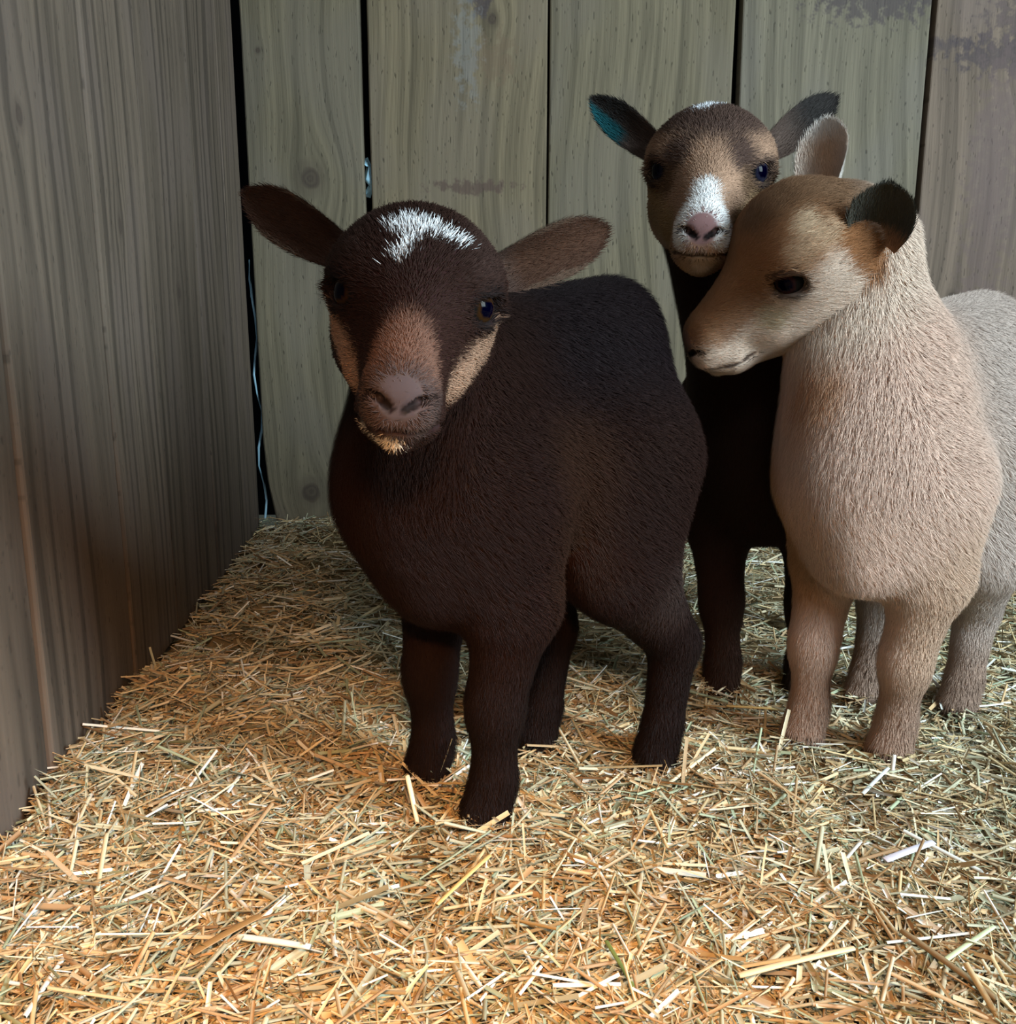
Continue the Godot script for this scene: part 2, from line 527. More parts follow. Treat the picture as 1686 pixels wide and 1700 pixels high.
	for i in hv.size():
		V.append(ho + hb * (hv[i] * head_size))
		N.append(hb * hn[i])
		J.append(hv[i])
		kindv.append(1)
		C.append(tint(who, 1, Vector3.ZERO, hv[i], 0.0))
	for t in range(0, head_mesh.ix.size(), 3):     # the head's axes are left-handed: turn its faces over
		for q in [0, 2, 1]:
			IX.append(head_mesh.ix[t + q] + nb)
	for e in ears:
		var k := V.size()
		var es := ear_shape(e[0], e[1], e[2], e[3])
		for i in es.v.size():
			V.append(ho + hb * (es.v[i] * head_size))
			N.append(hb * es.n[i])
			var along: float = clampf((es.v[i] - e[0]).dot((e[1] - e[0]).normalized()) / (e[1] - e[0]).length(), 0.0, 1.0)
			var across: float = (es.v[i] - e[0]).dot(((e[1] - e[0]).normalized()).cross(e[2])) / e[3]
			J.append(Vector3(along, es.inner[i], across))
			kindv.append(2 if e[4] == 0 else 3)
			C.append(tint(who, 2 if e[4] == 0 else 3, J[J.size() - 1], es.v[i], 0.0))
		for t in range(0, es.ix.size(), 3):
			for q in [0, 2, 1]:
				IX.append(es.ix[t + q] + k)
	part("body", make_mesh(V, N, IX, C), vmat(0.75, 0.2), root)
	# eyes
	for s in [1.0, -1.0]:
		var em := eye_mesh(who, -s)
		var ey := part("eye", em, eye_material, root)
		ey.transform = Transform3D(Basis(hf * head_size, hu * head_size, -hl * head_size), H.call(Vector3(0.0275, 0.0040, s * 0.0252)))
	# coat
	var coat := Coat.new()
	for t in range(0, IX.size(), 3):
		var i0 := IX[t]
		var i1 := IX[t + 1]
		var i2 := IX[t + 2]
		var kd := kindv[i0]
		var ar := (V[i1] - V[i0]).cross(V[i2] - V[i0]).length() * 0.5
		var dens := 0.88e6
		if kd == 1:
			dens = 1.75e6
		elif kd >= 2:
			dens = 1.3e6
		elif V[i0].y < 0.13:
			dens = 1.05e6
		var want := ar * dens
		var cnt := int(want)
		if rng.randf() < want - cnt:
			cnt += 1
		for q in cnt:
			var u := rng.randf()
			var w := rng.randf()
			if u + w > 1.0:
				u = 1.0 - u
				w = 1.0 - w
			var p := V[i0] + (V[i1] - V[i0]) * u + (V[i2] - V[i0]) * w
			var nn := (N[i0] + (N[i1] - N[i0]) * u + (N[i2] - N[i0]) * w).normalized()
			var j := J[i0] + (J[i1] - J[i0]) * u + (J[i2] - J[i0]) * w
			var hp2 := hbt * (p - ho) / head_size
			var flow: Vector3
			var len := 0.012
			var wid := 0.00038
			var lift := 0.46
			if kd == 0:
				var leg := smoothstep(0.14, 0.10, j.y)
				flow = (-fw * (1.0 - leg) * 0.75 - up * (0.55 + leg * 0.5))
				var nk := smoothstep(0.03, 0.06, j.x) * smoothstep(0.17, 0.21, j.y)
				flow = flow.lerp(-up + fw * 0.1, nk)
				len = lerpf(0.0100, 0.0058, leg)
				if j.y < 0.008:
					continue
				if j.y < 0.035:
					len = 0.008
			elif kd == 1:
				var back := smoothstep(0.03, -0.03, hp2.x)
				flow = -hf + hu * 0.25 * smoothstep(-0.02, 0.03, hp2.y) - hu * back * 0.5 * smoothstep(0.02, -0.03, hp2.y)
				flow += hl * clampf(hp2.z / 0.02, -1.0, 1.0) * 0.35
				len = lerpf(0.0032, 0.0075, smoothstep(0.070, 0.0, hp2.x))
				lift = 0.5
				wid = 0.00040
				var em := Vector3(hp2.x, hp2.y, absf(hp2.z))
				if ((em - Vector3(0.0330, 0.0036, 0.0322)) * Vector3(0.9, 1.15, 0.9)).length() < 0.0078:
					continue
				if (Vector3(hp2.x - 0.0800, hp2.y + 0.0330, hp2.z * 1.0)).length() < 0.0088:
					if rng.randf() < 0.9 or near(em, Vector3(0.0825, -0.0370, 0.0030), Vector3(0.0775, -0.0325, 0.0120)) < 0.0030:
						continue
					len = 0.0012
				var lip := mouth_gap(em)
				if lip < 0.0019:
					continue
			else:
				flow = (hb * (ears[kd - 2][1] - ears[kd - 2][0])).normalized()
				len = lerpf(0.006, 0.0045, j.x)
				wid = 0.00040
				lift = 0.45
				if absf(j.y - 0.0) < 0.01:
					len *= 1.1
			flow += Vector3(rng.randfn(), rng.randfn(), rng.randfn()) * 0.17
			flow = (flow - nn * flow.dot(nn))
			if flow.length_squared() < 1e-4:
				continue
			flow = flow.normalized()
			var jit := Vector3(rng.randfn(), rng.randfn(), rng.randfn()) * 0.0016
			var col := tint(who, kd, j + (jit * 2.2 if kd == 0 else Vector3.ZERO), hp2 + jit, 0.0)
			var g := rng.randf_range(0.86, 1.15)
			coat.add(p, flow, nn, len * rng.randf_range(0.7, 1.25), wid * rng.randf_range(0.8, 1.3), lift * rng.randf_range(0.45, 1.3), Vector3(col.r, col.g, col.b) * g)
	coat_node(coat, root, hair_material)

func tint(who: int, kind: int, q: Vector3, h: Vector3, _spare: float) -> Color:
	var c: Vector3
	if kind == 0:
		c = body_colour(who, q)
		if who == 1:
			# dark neck, brown throat edge
			c = mix3(c, Vector3(0.036, 0.018, 0.012), smoothstep(0.05, 0.09, h.length()))
		elif h.length() < 0.075:
			c = mix3(c, head_colour(who, h), 1.0 - smoothstep(0.045, 0.075, h.length()))
	elif kind == 1:
		c = head_colour(who, h)
	else:
		c = ear_colour(who, kind - 2, q)
	return Color(c.x, c.y, c.z)

# ear: side 0 the animal's left, 1 its right; e = (along, inner face, across)
func ear_colour(who: int, side: int, e: Vector3) -> Vector3:
	var inn := e.y
	if who == 0:
		var c := mix3(Vector3(0.050, 0.024, 0.018), Vector3(0.075, 0.035, 0.020), inn * 0.6)
		c = mix3(c, Vector3(0.11, 0.075, 0.065), smoothstep(0.25, 0.0, e.x) * 0.5)
		if absf(e.z) > 0.40:
			c = mix3(c, Vector3(0.13, 0.085, 0.06), 0.5)
		return c
	if who == 1:
		var c := mix3(Vector3(0.11, 0.075, 0.062), Vector3(0.026, 0.023, 0.022), smoothstep(0.15, 0.65, e.x))
		if side == 1 and inn > 0.0:
			c = mix3(c, Vector3(0.010, 0.075, 0.090), smoothstep(0.35, 0.5, e.x) * smoothstep(0.02, 0.18, e.z) * 0.95)
		return c
	if side == 0:
		return mix3(Vector3(0.30, 0.15, 0.08), Vector3(0.060, 0.056, 0.046), smoothstep(0.05, 0.30, e.x))
	return mix3(mix3(Vector3(0.80, 0.74, 0.70), Vector3(0.62, 0.40, 0.27), clampf(inn * 1.6 - 0.5, 0.0, 1.0)), Vector3(0.78, 0.72, 0.68), smoothstep(0.6, 0.95, e.x))

var eye_material: StandardMaterial3D
var hair_material: StandardMaterial3D

func eye_mesh(who: int, s: float) -> ArrayMesh:
	var v := PackedVector3Array()
	var n := PackedVector3Array()
	var c := PackedColorArray()
	var ix := PackedInt32Array()
	var look := Vector3(0.64, 0.02, s * 0.77).normalized()
	var tang := Vector3.UP.cross(look).normalized()
	var iris: Color = [Color(0.030, 0.015, 0.006), Color(0.014, 0.015, 0.024), Color(0.024, 0.010, 0.008)][who]
	var R := 20
	for i in R + 1:
		for j in 2 * R + 1:
			var th := PI * i / R
			var ph := TAU * j / (2 * R)
			var d := Vector3(sin(th) * cos(ph), cos(th), sin(th) * sin(ph))
			v.append(d * 0.0092)
			n.append(d)
			var a := d.dot(tang)
			var b := d.y
			var k := Color(0.010, 0.008, 0.008)
			if d.dot(look) > 0.0:
				var r := sqrt(a * a + b * b)
				if r < 0.62:
					k = iris
				if a * a / 0.24 + b * b / 0.13 < 1.0:
					k = Color(0.003, 0.003, 0.004)
			c.append(k)
	for i in R:
		for j in 2 * R:
			var a := i * (2 * R + 1) + j
			var b := a + 2 * R + 1
			ix.append_array(PackedInt32Array([a, b, a + 1, a + 1, b, b + 1]))
	return make_mesh(v, n, ix, c)

# ---------------------------------------------------------------- wood
func plank_textures(sd: int, w: int, h: int, mw: float, mh: float, pale: Vector3, dark: Vector3, tone: Vector3, knots: Array, streak: float, stains: Array = []) -> Array:
	var nz := FastNoiseLite.new()
	nz.seed = sd
	nz.noise_type = FastNoiseLite.TYPE_SIMPLEX
	nz.frequency = 1.0
	nz.fractal_type = FastNoiseLite.FRACTAL_NONE
	var px := PackedByteArray()
	px.resize(w * h * 3)
	var hg := PackedByteArray()
	hg.resize(w * h)
	var o := 0
	for y in h:
		var m := mh * (1.0 - (y + 0.5) / h)
		var wob := nz.get_noise_2d(m * 2.2, 31.0) * 0.010
		for x in w:
			var u := mw * (x + 0.5) / w
			var g := u
			var kd := 0.0
			for kn in knots:
				var du: float = u - kn.x
				var dv: float = m - kn.y
				var r: float = kn.z
				if absf(dv) > r * 9.0:
					continue
				var e := exp(-(du * du) / (r * r * 9.0) - (dv * dv) / (r * r * 16.0))
				g -= du * e * 0.72
				var q := sqrt(du * du + dv * dv * 0.75) + r * 0.12 * nz.get_noise_2d(u * 50.0, m * 50.0)
				kd = maxf(kd, (1.0 - smoothstep(r * 0.80, r * 1.1, q)) * (0.90 + 0.10 * sin(q / r * 13.0)))
				kd = maxf(kd, 0.35 * (1.0 - smoothstep(r, r * 2.0, q)))
			g += wob + nz.get_noise_2d(u * 7.0, m * 1.6) * 0.006
			var ring := nz.get_noise_2d(g * 75.0, m * 0.9)
			ring = ring * 0.5 + 0.5
			ring = ring * ring * (3.0 - 2.0 * ring)
			var fib := nz.get_noise_2d(u * 1100.0, m * 16.0 + 50.0)
			var fib2 := nz.get_noise_2d(g * 330.0, m * 5.0 + 90.0)
			var spot := nz.get_noise_2d(u * 240.0 + 7.0, m * 42.0 + 70.0)
			var blot := nz.get_noise_2d(u * 9.0 + 200.0, m * 5.0)
			var t := 0.42 * ring + 0.08 * fib + 0.13 * fib2 + 0.32
			var c := mix3(dark, pale, t)
			c = mix3(c, tone, clampf(blot * 0.9 + 0.15, 0.0, 0.7))
			c *= 1.0 + 0.10 * blot
			var fl := smoothstep(0.86, 0.95, spot)
			c *= 1.0 - 0.45 * fl
			var str := smoothstep(0.25, 0.75, nz.get_noise_2d(g * 46.0 + 400.0, m * 1.1 + 11.0))
			c *= 1.0 - streak * str
			c = mix3(c, Vector3(0.055, 0.038, 0.030), kd * 0.85)
			for sn in stains:
				var q := Vector2((u - sn[0]) / sn[2], (m - sn[1]) / sn[3]).length() + 0.45 * nz.get_noise_2d(u * 60.0 + 3.0, m * 60.0) + 0.25 * nz.get_noise_2d(u * 260.0 + 3.0, m * 200.0)
				c = mix3(c, sn[4], (1.0 - smoothstep(0.45, 1.15, q)) * sn[5])
			px[o * 3] = clampi(int(pow(maxf(c.x, 0.0), 0.4545) * 255.0), 0, 255)
			px[o * 3 + 1] = clampi(int(pow(maxf(c.y, 0.0), 0.4545) * 255.0), 0, 255)
			px[o * 3 + 2] = clampi(int(pow(maxf(c.z, 0.0), 0.4545) * 255.0), 0, 255)
			hg[o] = clampi(int(128.0 + 24.0 * ring + 16.0 * fib + 14.0 * fib2 - 60.0 * fl - 30.0 * kd), 0, 255)
			o += 1
	var im := Image.create_from_data(w, h, false, Image.FORMAT_RGB8, px)
	var bm := Image.create_from_data(w, h, false, Image.FORMAT_L8, hg)
	bm.convert(Image.FORMAT_RGBA8)
	bm.bump_map_to_normal_map(1.6)
	return [ImageTexture.create_from_image(im), ImageTexture.create_from_image(bm)]

func wood(tx: Array) -> StandardMaterial3D:
	var m := StandardMaterial3D.new()
	m.albedo_texture = tx[0]
	m.normal_enabled = true
	m.normal_texture = tx[1]
	m.normal_scale = 0.6
	m.roughness = 0.8
	m.metallic_specular = 0.3
	return m

# a sawn board standing up: w wide (x), h tall, t thick, face towards +z at z = 0; rounded arrises, gently uneven faces
func board_mesh(w: float, h: float, t: float, sd: int, cut := 0.0) -> ArrayMesh:
	var v := PackedVector3Array()
	var uv := PackedVector2Array()
	var ix := PackedInt32Array()
	var r := 0.0022
	var prof: Array[Vector2] = [Vector2(0, -t), Vector2(0, -r), Vector2(r * 0.35, -r * 0.35), Vector2(r, 0), Vector2(w * 0.35, 0), Vector2(w * 0.65, 0), Vector2(w - r, 0), Vector2(w - r * 0.35, -r * 0.35), Vector2(w, -r), Vector2(w, -t)]
	var N := 22
	for i in N + 1:
		var y := h * i / N
		for k in prof.size():
			var p := prof[k]
			var e := fine_noise.get_noise_2d(y * 220.0 + sd * 40.0, 7.0 + (0.0 if p.x < w * 0.5 else 900.0)) * 0.0011
			var x := p.x + e
			if cut > 0.0 and p.x < w * 0.3:
				x += cut * maxf(0.0, 1.0 - y / 0.075)
			v.append(Vector3(x, y, p.y + fine_noise.get_noise_2d(y * 160.0, p.x * 300.0 + sd * 9.0) * 0.0008))
			uv.append(Vector2(clampf(p.x / w + p.y * 0.0, 0.004, 0.996), 1.0 - y / h))
	var R := prof.size()
	for i in N:
		for k in R - 1:
			var a := i * R + k
			ix.append_array(PackedInt32Array([a, a + R, a + 1, a + 1, a + R, a + R + 1]))
	# top and bottom ends
	for e in [0, N]:
		var b := v.size()
		for k in R:
			v.append(v[e * R + k])
			uv.append(Vector2(0.02 + 0.9 * k / R, 0.02))
		for k in range(1, R - 1):
			if e == 0:
				ix.append_array(PackedInt32Array([b, b + k, b + k + 1]))
			else:
				ix.append_array(PackedInt32Array([b, b + k + 1, b + k]))
	var st := SurfaceTool.new()
	st.begin(Mesh.PRIMITIVE_TRIANGLES)
	st.set_smooth_group(-1)
	for i in ix:
		st.set_uv(uv[i])
		st.add_vertex(v[i])
	st.generate_normals()
	st.generate_tangents()
	return st.commit()

func slab(called: String, lo: Vector3, hi: Vector3, m: Material, parent: Node3D = null) -> MeshInstance3D:
	var b := BoxMesh.new()
	b.size = hi - lo
	var o := MeshInstance3D.new()
	o.mesh = b
	o.material_override = m
	o.name = called
	o.position = (lo + hi) * 0.5
	if parent:
		parent.add_child(o, true)
	else:
		o.set_meta("kind", "structure")
		add_child(o, true)
	return o

# ---------------------------------------------------------------- straw
var heap := FastNoiseLite.new()
var footprints := PackedVector2Array([Vector2(-0.008, -0.522), Vector2(-0.0465, -0.572), Vector2(0.1001, -0.594), Vector2(0.0232, -0.623), Vector2(0.226, -0.712), Vector2(0.165, -0.716), Vector2(0.255, -0.604), Vector2(0.205, -0.628), Vector2(0.331, -0.674), Vector2(0.268, -0.690)])
func foot_heap(x: float, z: float) -> float:      # straw pushed up round each foot
	var r := 0.0
	for f in footprints:
		var d := f.distance_to(Vector2(x, z))
		if d < 0.06:
			r = maxf(r, exp(-pow((d - 0.017) / 0.012, 2.0)))
	return r * 0.007

func ground(x: float, z: float) -> float:
	return heap.get_noise_2d(x * 9.0, z * 9.0) * 0.007 + heap.get_noise_2d(x * 30.0 + 40.0, z * 30.0) * 0.003 + (0.014 + 0.016 * heap.get_noise_2d(z * 16.0, 77.0)) * exp(-absf(x + 0.262 + (-z - 0.475) * -0.0684 + 0.01) / 0.03) + 0.008 * smoothstep(-1.2, -1.27, z) + foot_heap(x, z)

func stalk_mesh(sort: int) -> ArrayMesh:
	var v := PackedVector3Array()
	var n := PackedVector3Array()
	var ix := PackedInt32Array()
	var NL := 4
	var across := 5
	for i in NL + 1:
		var t := float(i) / NL - 0.5
		for k in across:
			var s := float(k) / (across - 1) * 2.0 - 1.0
			var p := Vector3(t, 0, s * 0.5)
			var m := Vector3(0, 1, 0)
			if sort == 0:                # half tube
				p = Vector3(t, cos(s * 1.5) * 0.5, sin(s * 1.5) * 0.5)
				m = Vector3(0, cos(s * 1.5), sin(s * 1.5))
			elif sort == 1:              # flat strip, bent
				p = Vector3(t, 0.15 * s * s + 0.9 * (t * t - 0.2), s * 0.5)
				m = Vector3(-1.2 * t * 0.1, 1, -0.3 * s)
			elif sort == 2:              # folded leaf
				p = Vector3(t, absf(s) * 0.35, s * 0.45 + t * 0.3)
				m = Vector3(0, 1, -0.7 * signf(s))
			else:                        # tapering blade
				var w := 1.0 - maxf(t + 0.05, 0.0) * 1.75
				p = Vector3(t, 0.12 * s * s * w - 1.4 * t * t, s * 0.5 * w + 1.2 * t * t)
				m = Vector3(0, 1, -0.2 * s)
			v.append(p)
			n.append(m.normalized())
	for i in NL:
		for k in across - 1:
			var a := i * across + k
			ix.append_array(PackedInt32Array([a, a + across, a + 1, a + 1, a + across, a + across + 1]))
	return make_mesh(v, n, ix)

func straw_colour() -> Vector3:
	var r := rng.randf()
	var c: Vector3
	if r < 0.24:
		c = Vector3(0.56, 0.42, 0.23)
	elif r < 0.44:
		c = Vector3(0.66, 0.56, 0.38)
	elif r < 0.62:
		c = Vector3(0.41, 0.39, 0.27)
	elif r < 0.74:
		c = Vector3(0.38, 0.25, 0.135)
	elif r < 0.83:
		c = Vector3(0.52, 0.35, 0.19)
	elif r < 0.92:
		c = Vector3(0.80, 0.77, 0.70)
	else:
		c = Vector3(0.34, 0.38, 0.25)
	return c * rng.randf_range(0.7, 1.15)

func bed_of_straw() -> void:
	var root := thing("straw_bedding", "deep bed of loose chopped golden straw covering the pen floor", "straw")
	root.set_meta("kind", "stuff")
	var m := vmat(0.5, 0.4)
	var names := ["stalk_litter", "strip_litter", "leaf_litter", "blade_litter"]
	for sort in 4:
		var c := Coat.new()
		var total: int = [68000, 68000, 48000, 58000][sort]
		for i in total:
			var near_half := rng.randf() < 0.52
			var x := rng.randf_range(-0.325, 0.50) if near_half else rng.randf_range(-0.33, 0.95)
			var z := rng.randf_range(-0.76, -0.20) if near_half else rng.randf_range(-1.275, 0.25)
			if x < -0.272 - (-z - 0.475) * 0.0684 + 0.002:
				continue
			var big := pow(rng.randf(), 2.6)
			var ln := lerpf(0.005, 0.052, big)
			var wd := rng.randf_range(0.0004, 0.0015) + 0.0016 * big * rng.randf()
			if sort == 1:
				ln *= 0.9
			if sort == 1 and rng.randf() < 0.05:
				wd = rng.randf_range(0.0022, 0.0040)
				ln = rng.randf_range(0.010, 0.026)
			if sort == 2:
				ln *= 0.55
				wd *= 1.5
			if sort == 3:
				wd *= 0.75
			var yaw := rng.randf() * TAU
			var pitch := rng.randfn() * 0.16
			var lift := rng.randf() * 0.009
			if rng.randf() < 0.035:
				pitch = rng.randfn() * 0.55
				ln *= 0.8
			var d := Vector3(cos(yaw) * cos(pitch), sin(pitch), sin(yaw) * cos(pitch))
			var sd := Vector3(-sin(yaw), 0, cos(yaw)).rotated(d, rng.randfn() * 0.45)
			var up := sd.cross(d)
			var y := ground(x, z) - 0.010 + lift * 1.3
			if z < -1.27 + absf(d.z) * ln * 0.5:
				z = -1.27 + absf(d.z) * ln * 0.5
			var col := straw_colour()
			var th := wd if sort != 1 and sort != 3 else maxf(wd, ln * 0.05)
			c.buf.append_array(PackedFloat32Array([d.x * ln, up.x * th, sd.x * wd, x, d.y * ln, up.y * th, sd.y * wd, y + absf(d.y) * ln * 0.3, d.z * ln, up.z * th, sd.z * wd, z, col.x, col.y, col.z, 1.0]))
			c.count += 1
		var mm := MultiMesh.new()
		mm.transform_format = MultiMesh.TRANSFORM_3D
		mm.use_colors = true
		mm.mesh = stalk_mesh(sort)
		mm.instance_count = c.count
		mm.buffer = c.buf
		var o := MultiMeshInstance3D.new()
		o.name = names[sort]
		o.multimesh = mm
		o.material_override = m
		o.set_meta("kind", "stuff")
		root.add_child(o, true)
	# packed lower layer
	var v := PackedVector3Array()
	var col := PackedColorArray()
	var ix := PackedInt32Array()
	var NX := 170
	var NZ := 200
	for j in NZ + 1:
		for i in NX + 1:
			var x := lerpf(-0.335, 1.29, float(i) / NX)
			var z := lerpf(-1.278, 0.89, float(j) / NZ)
			v.append(Vector3(x, ground(x, z) - 0.012, z))
			var k := 0.75 + 0.5 * fine_noise.get_noise_2d(x * 9000.0, z * 9000.0)
			col.append(Color(0.26 * k, 0.185 * k, 0.095 * k))
	for j in NZ:
		for i in NX:
			var a := j * (NX + 1) + i
			ix.append_array(PackedInt32Array([a, a + 1, a + NX + 1, a + 1, a + NX + 2, a + NX + 1]))
	part("packed_straw", make_mesh(v, smooth_normals(v, ix), ix, col), vmat(0.95, 0.1), root).set_meta("kind", "stuff")

# a single stalk lying where it can be picked out: hollow tube with a node ring
func stalk_solid(ln: float, r: float, squash: float, bend: float) -> ArrayMesh:
	var v := PackedVector3Array()
	var ix := PackedInt32Array()
	var K := 10
	var N := 14
	for i in N + 1:
		var t := float(i) / N
		var rr := r * (1.0 + 0.18 * exp(-pow((t - 0.62) / 0.02, 2.0))) * (1.0 - 0.1 * t)
		if i == 0 or i == N:
			rr *= 0.9
		for k in K:
			var a := TAU * k / K
			v.append(Vector3((t - 0.5) * ln, sin(a) * rr * squash + bend * ln * (0.25 - pow(t - 0.5, 2.0)), cos(a) * rr))
	for i in N:
		for k in K:
			var a := i * K + k
			var b := i * K + (k + 1) % K
			ix.append_array(PackedInt32Array([a, a + K, b, b, a + K, b + K]))
	for e in [0, N]:
		var c := v.size()
		v.append(Vector3((float(e) / N - 0.5) * ln * 0.985, 0, 0))
		for k in K:
			var a: int = e * K + k
			var b: int = e * K + (k + 1) % K
			if e == 0:
				ix.append_array(PackedInt32Array([c, a, b]))
			else:
				ix.append_array(PackedInt32Array([c, b, a]))
	return make_mesh(v, smooth_normals(v, ix), ix)

func loose_stalk(called: String, label: String, a: Vector3, b: Vector3, r: float, squash: float, bend: float, col: Color) -> void:
	var o := MeshInstance3D.new()
	o.name = numbered(called)
	o.mesh = stalk_solid((b - a).length(), r, squash, bend)
	o.material_override = mat(col, 0.45, 0.45)
	var d := (b - a).normalized()
	var s := d.cross(Vector3.UP).normalized()
	o.transform = Transform3D(Basis(d, s.cross(d), s), (a + b) * 0.5)
	add_child(o, true)
	tag(o, label, "straw", "loose stalks on the bedding")

# ---------------------------------------------------------------- the scene
func _ready() -> void:
	rng.seed = 20240611
	fine_noise.seed = 5
	fine_noise.noise_type = FastNoiseLite.TYPE_SIMPLEX
	fine_noise.frequency = 0.01
	heap.seed = 11
	heap.noise_type = FastNoiseLite.TYPE_SIMPLEX
	heap.frequency = 1.0

	# camera
	var cam := Camera3D.new()
	cam.name = "camera"
	cam.fov = rad_to_deg(2.0 * atan(850.0 / 1640.0))
	cam.position = Vector3(0, 0.30, 0)
	cam.rotation_degrees = Vector3(-12.5, 0, 0)
	cam.near = 0.02
	cam.current = true
	add_child(cam, true)

	# sky and exposure
	var env := Environment.new()
	var sky := Sky.new()
	var sm := ProceduralSkyMaterial.new()
	sm.sky_top_color = Color(0.55, 0.68, 0.86)
	sm.sky_horizon_color = Color(0.80, 0.87, 0.93)
	sm.ground_bottom_color = Color(0.22, 0.24, 0.22)
	sm.ground_horizon_color = Color(0.50, 0.54, 0.52)
	sky.sky_material = sm
	env.background_mode = Environment.BG_SKY
	env.sky = sky
	env.background_energy_multiplier = 1.0
	env.tonemap_mode = Environment.TONE_MAPPER_LINEAR
	env.tonemap_exposure = 1.0
	env.sdfgi_enabled = true
	env.ssao_enabled = true
	env.ssil_enabled = true
	var we := WorldEnvironment.new()
	we.name = "surroundings"
	we.environment = env
	add_child(we, true)

	# daylight through the doorway on the right
	var day := AreaLight3D.new()
	day.name = "doorway_daylight"
	day.area_size = Vector2(0.65, 0.80)
	day.light_color = Color(0.88, 0.97, 1.0)
	day.light_energy = 5.6
	day.shadow_enabled = true
	add_child(day, true)
	day.look_at_from_position(Vector3(1.26, 0.80, 0.16), Vector3(0.0, 0.15, -0.6))

	# a small window high in the front wall, behind the camera
	var win := AreaLight3D.new()
	win.name = "front_window_daylight"
	win.area_size = Vector2(0.45, 0.22)
	win.light_color = Color(0.90, 0.96, 1.0)
	win.light_energy = 0.35
	win.shadow_enabled = true
	add_child(win, true)
	win.look_at_from_position(Vector3(0.10, 1.30, 0.885), Vector3(0.05, 0.2, -0.6))

	setting()
	bed_of_straw()
	heat_lamp()

	hair_blade = make_hair_blade()
	hair_material = vmat(0.6, 0.16)
	eye_material = vmat(0.07, 0.16)
	head_mesh = surface_net(head_field(), Vector3(-0.052, -0.066, -0.048), Vector3(0.088, 0.056, 0.048), 0.0014)
	goats()
	loose_things()

func goats() -> void:
	goat(0, "goat_kid", "dark chocolate brown goat kid with white crown patch, standing foremost in the straw",
		Vector3(-0.022, 0, -0.548), -50.0, 1.0, Vector3(-0.0423, 0.2928, -0.4609), Vector3(3.2, -0.4, 7.1), 1.0,
		[Vector3(-0.008, -0.002, -0.522), Vector3(-0.0465, -0.002, -0.572), Vector3(0.1001, -0.002, -0.594), Vector3(0.0232, -0.002, -0.623)],
		[[Vector3(-0.010, 0.020, 0.033), Vector3(-0.0286, 0.0477, 0.0898), Vector3(1, -0.30, 0.1), 0.027, 0],
		[Vector3(-0.012, 0.020, -0.033), Vector3(-0.0436, 0.0443, -0.0930), Vector3(1, -0.10, -0.1), 0.025, 1]])
	goat(1, "goat_kid", "brown-faced goat kid with white muzzle, standing at the back with head raised",
		Vector3(0.195, 0, -0.738), -13.3, 1.0, Vector3(0.1326, 0.3701, -0.6826), Vector3(-12.2, -0.6, 2.3), 1.05,
		[Vector3(0.226, -0.004, -0.712), Vector3(0.165, -0.004, -0.716), Vector3(0.272, -0.004, -0.868), Vector3(0.199, -0.004, -0.860)],
		[[Vector3(-0.012, 0.020, 0.032), Vector3(-0.0330, 0.0590, 0.0760), Vector3(1, -0.1, 0.1), 0.023, 0],
		[Vector3(-0.010, 0.018, -0.032), Vector3(-0.0040, 0.0510, -0.0780), Vector3(1, -0.1, 0.0), 0.022, 1]])
	goat(2, "goat_kid", "pale cream and tan goat kid seen in profile, facing left at the right side",
		Vector3(0.238, 0, -0.614), -50.0, 0.97, Vector3(0.1845, 0.3215, -0.6050), Vector3(-85.4, 15.0, 22.0), 1.05,
		[Vector3(0.255, -0.003, -0.604), Vector3(0.205, -0.003, -0.628), Vector3(0.331, -0.003, -0.674), Vector3(0.268, -0.003, -0.690)],
		[[Vector3(-0.016, 0.012, 0.033), Vector3(-0.0200, 0.0460, 0.0400), Vector3(0.45, -0.1, 0.85), 0.033, 0],
		[Vector3(-0.016, 0.020, -0.032), Vector3(-0.0310, 0.0560, -0.0600), Vector3(0.70, 0.25, 0.65), 0.031, 1]])

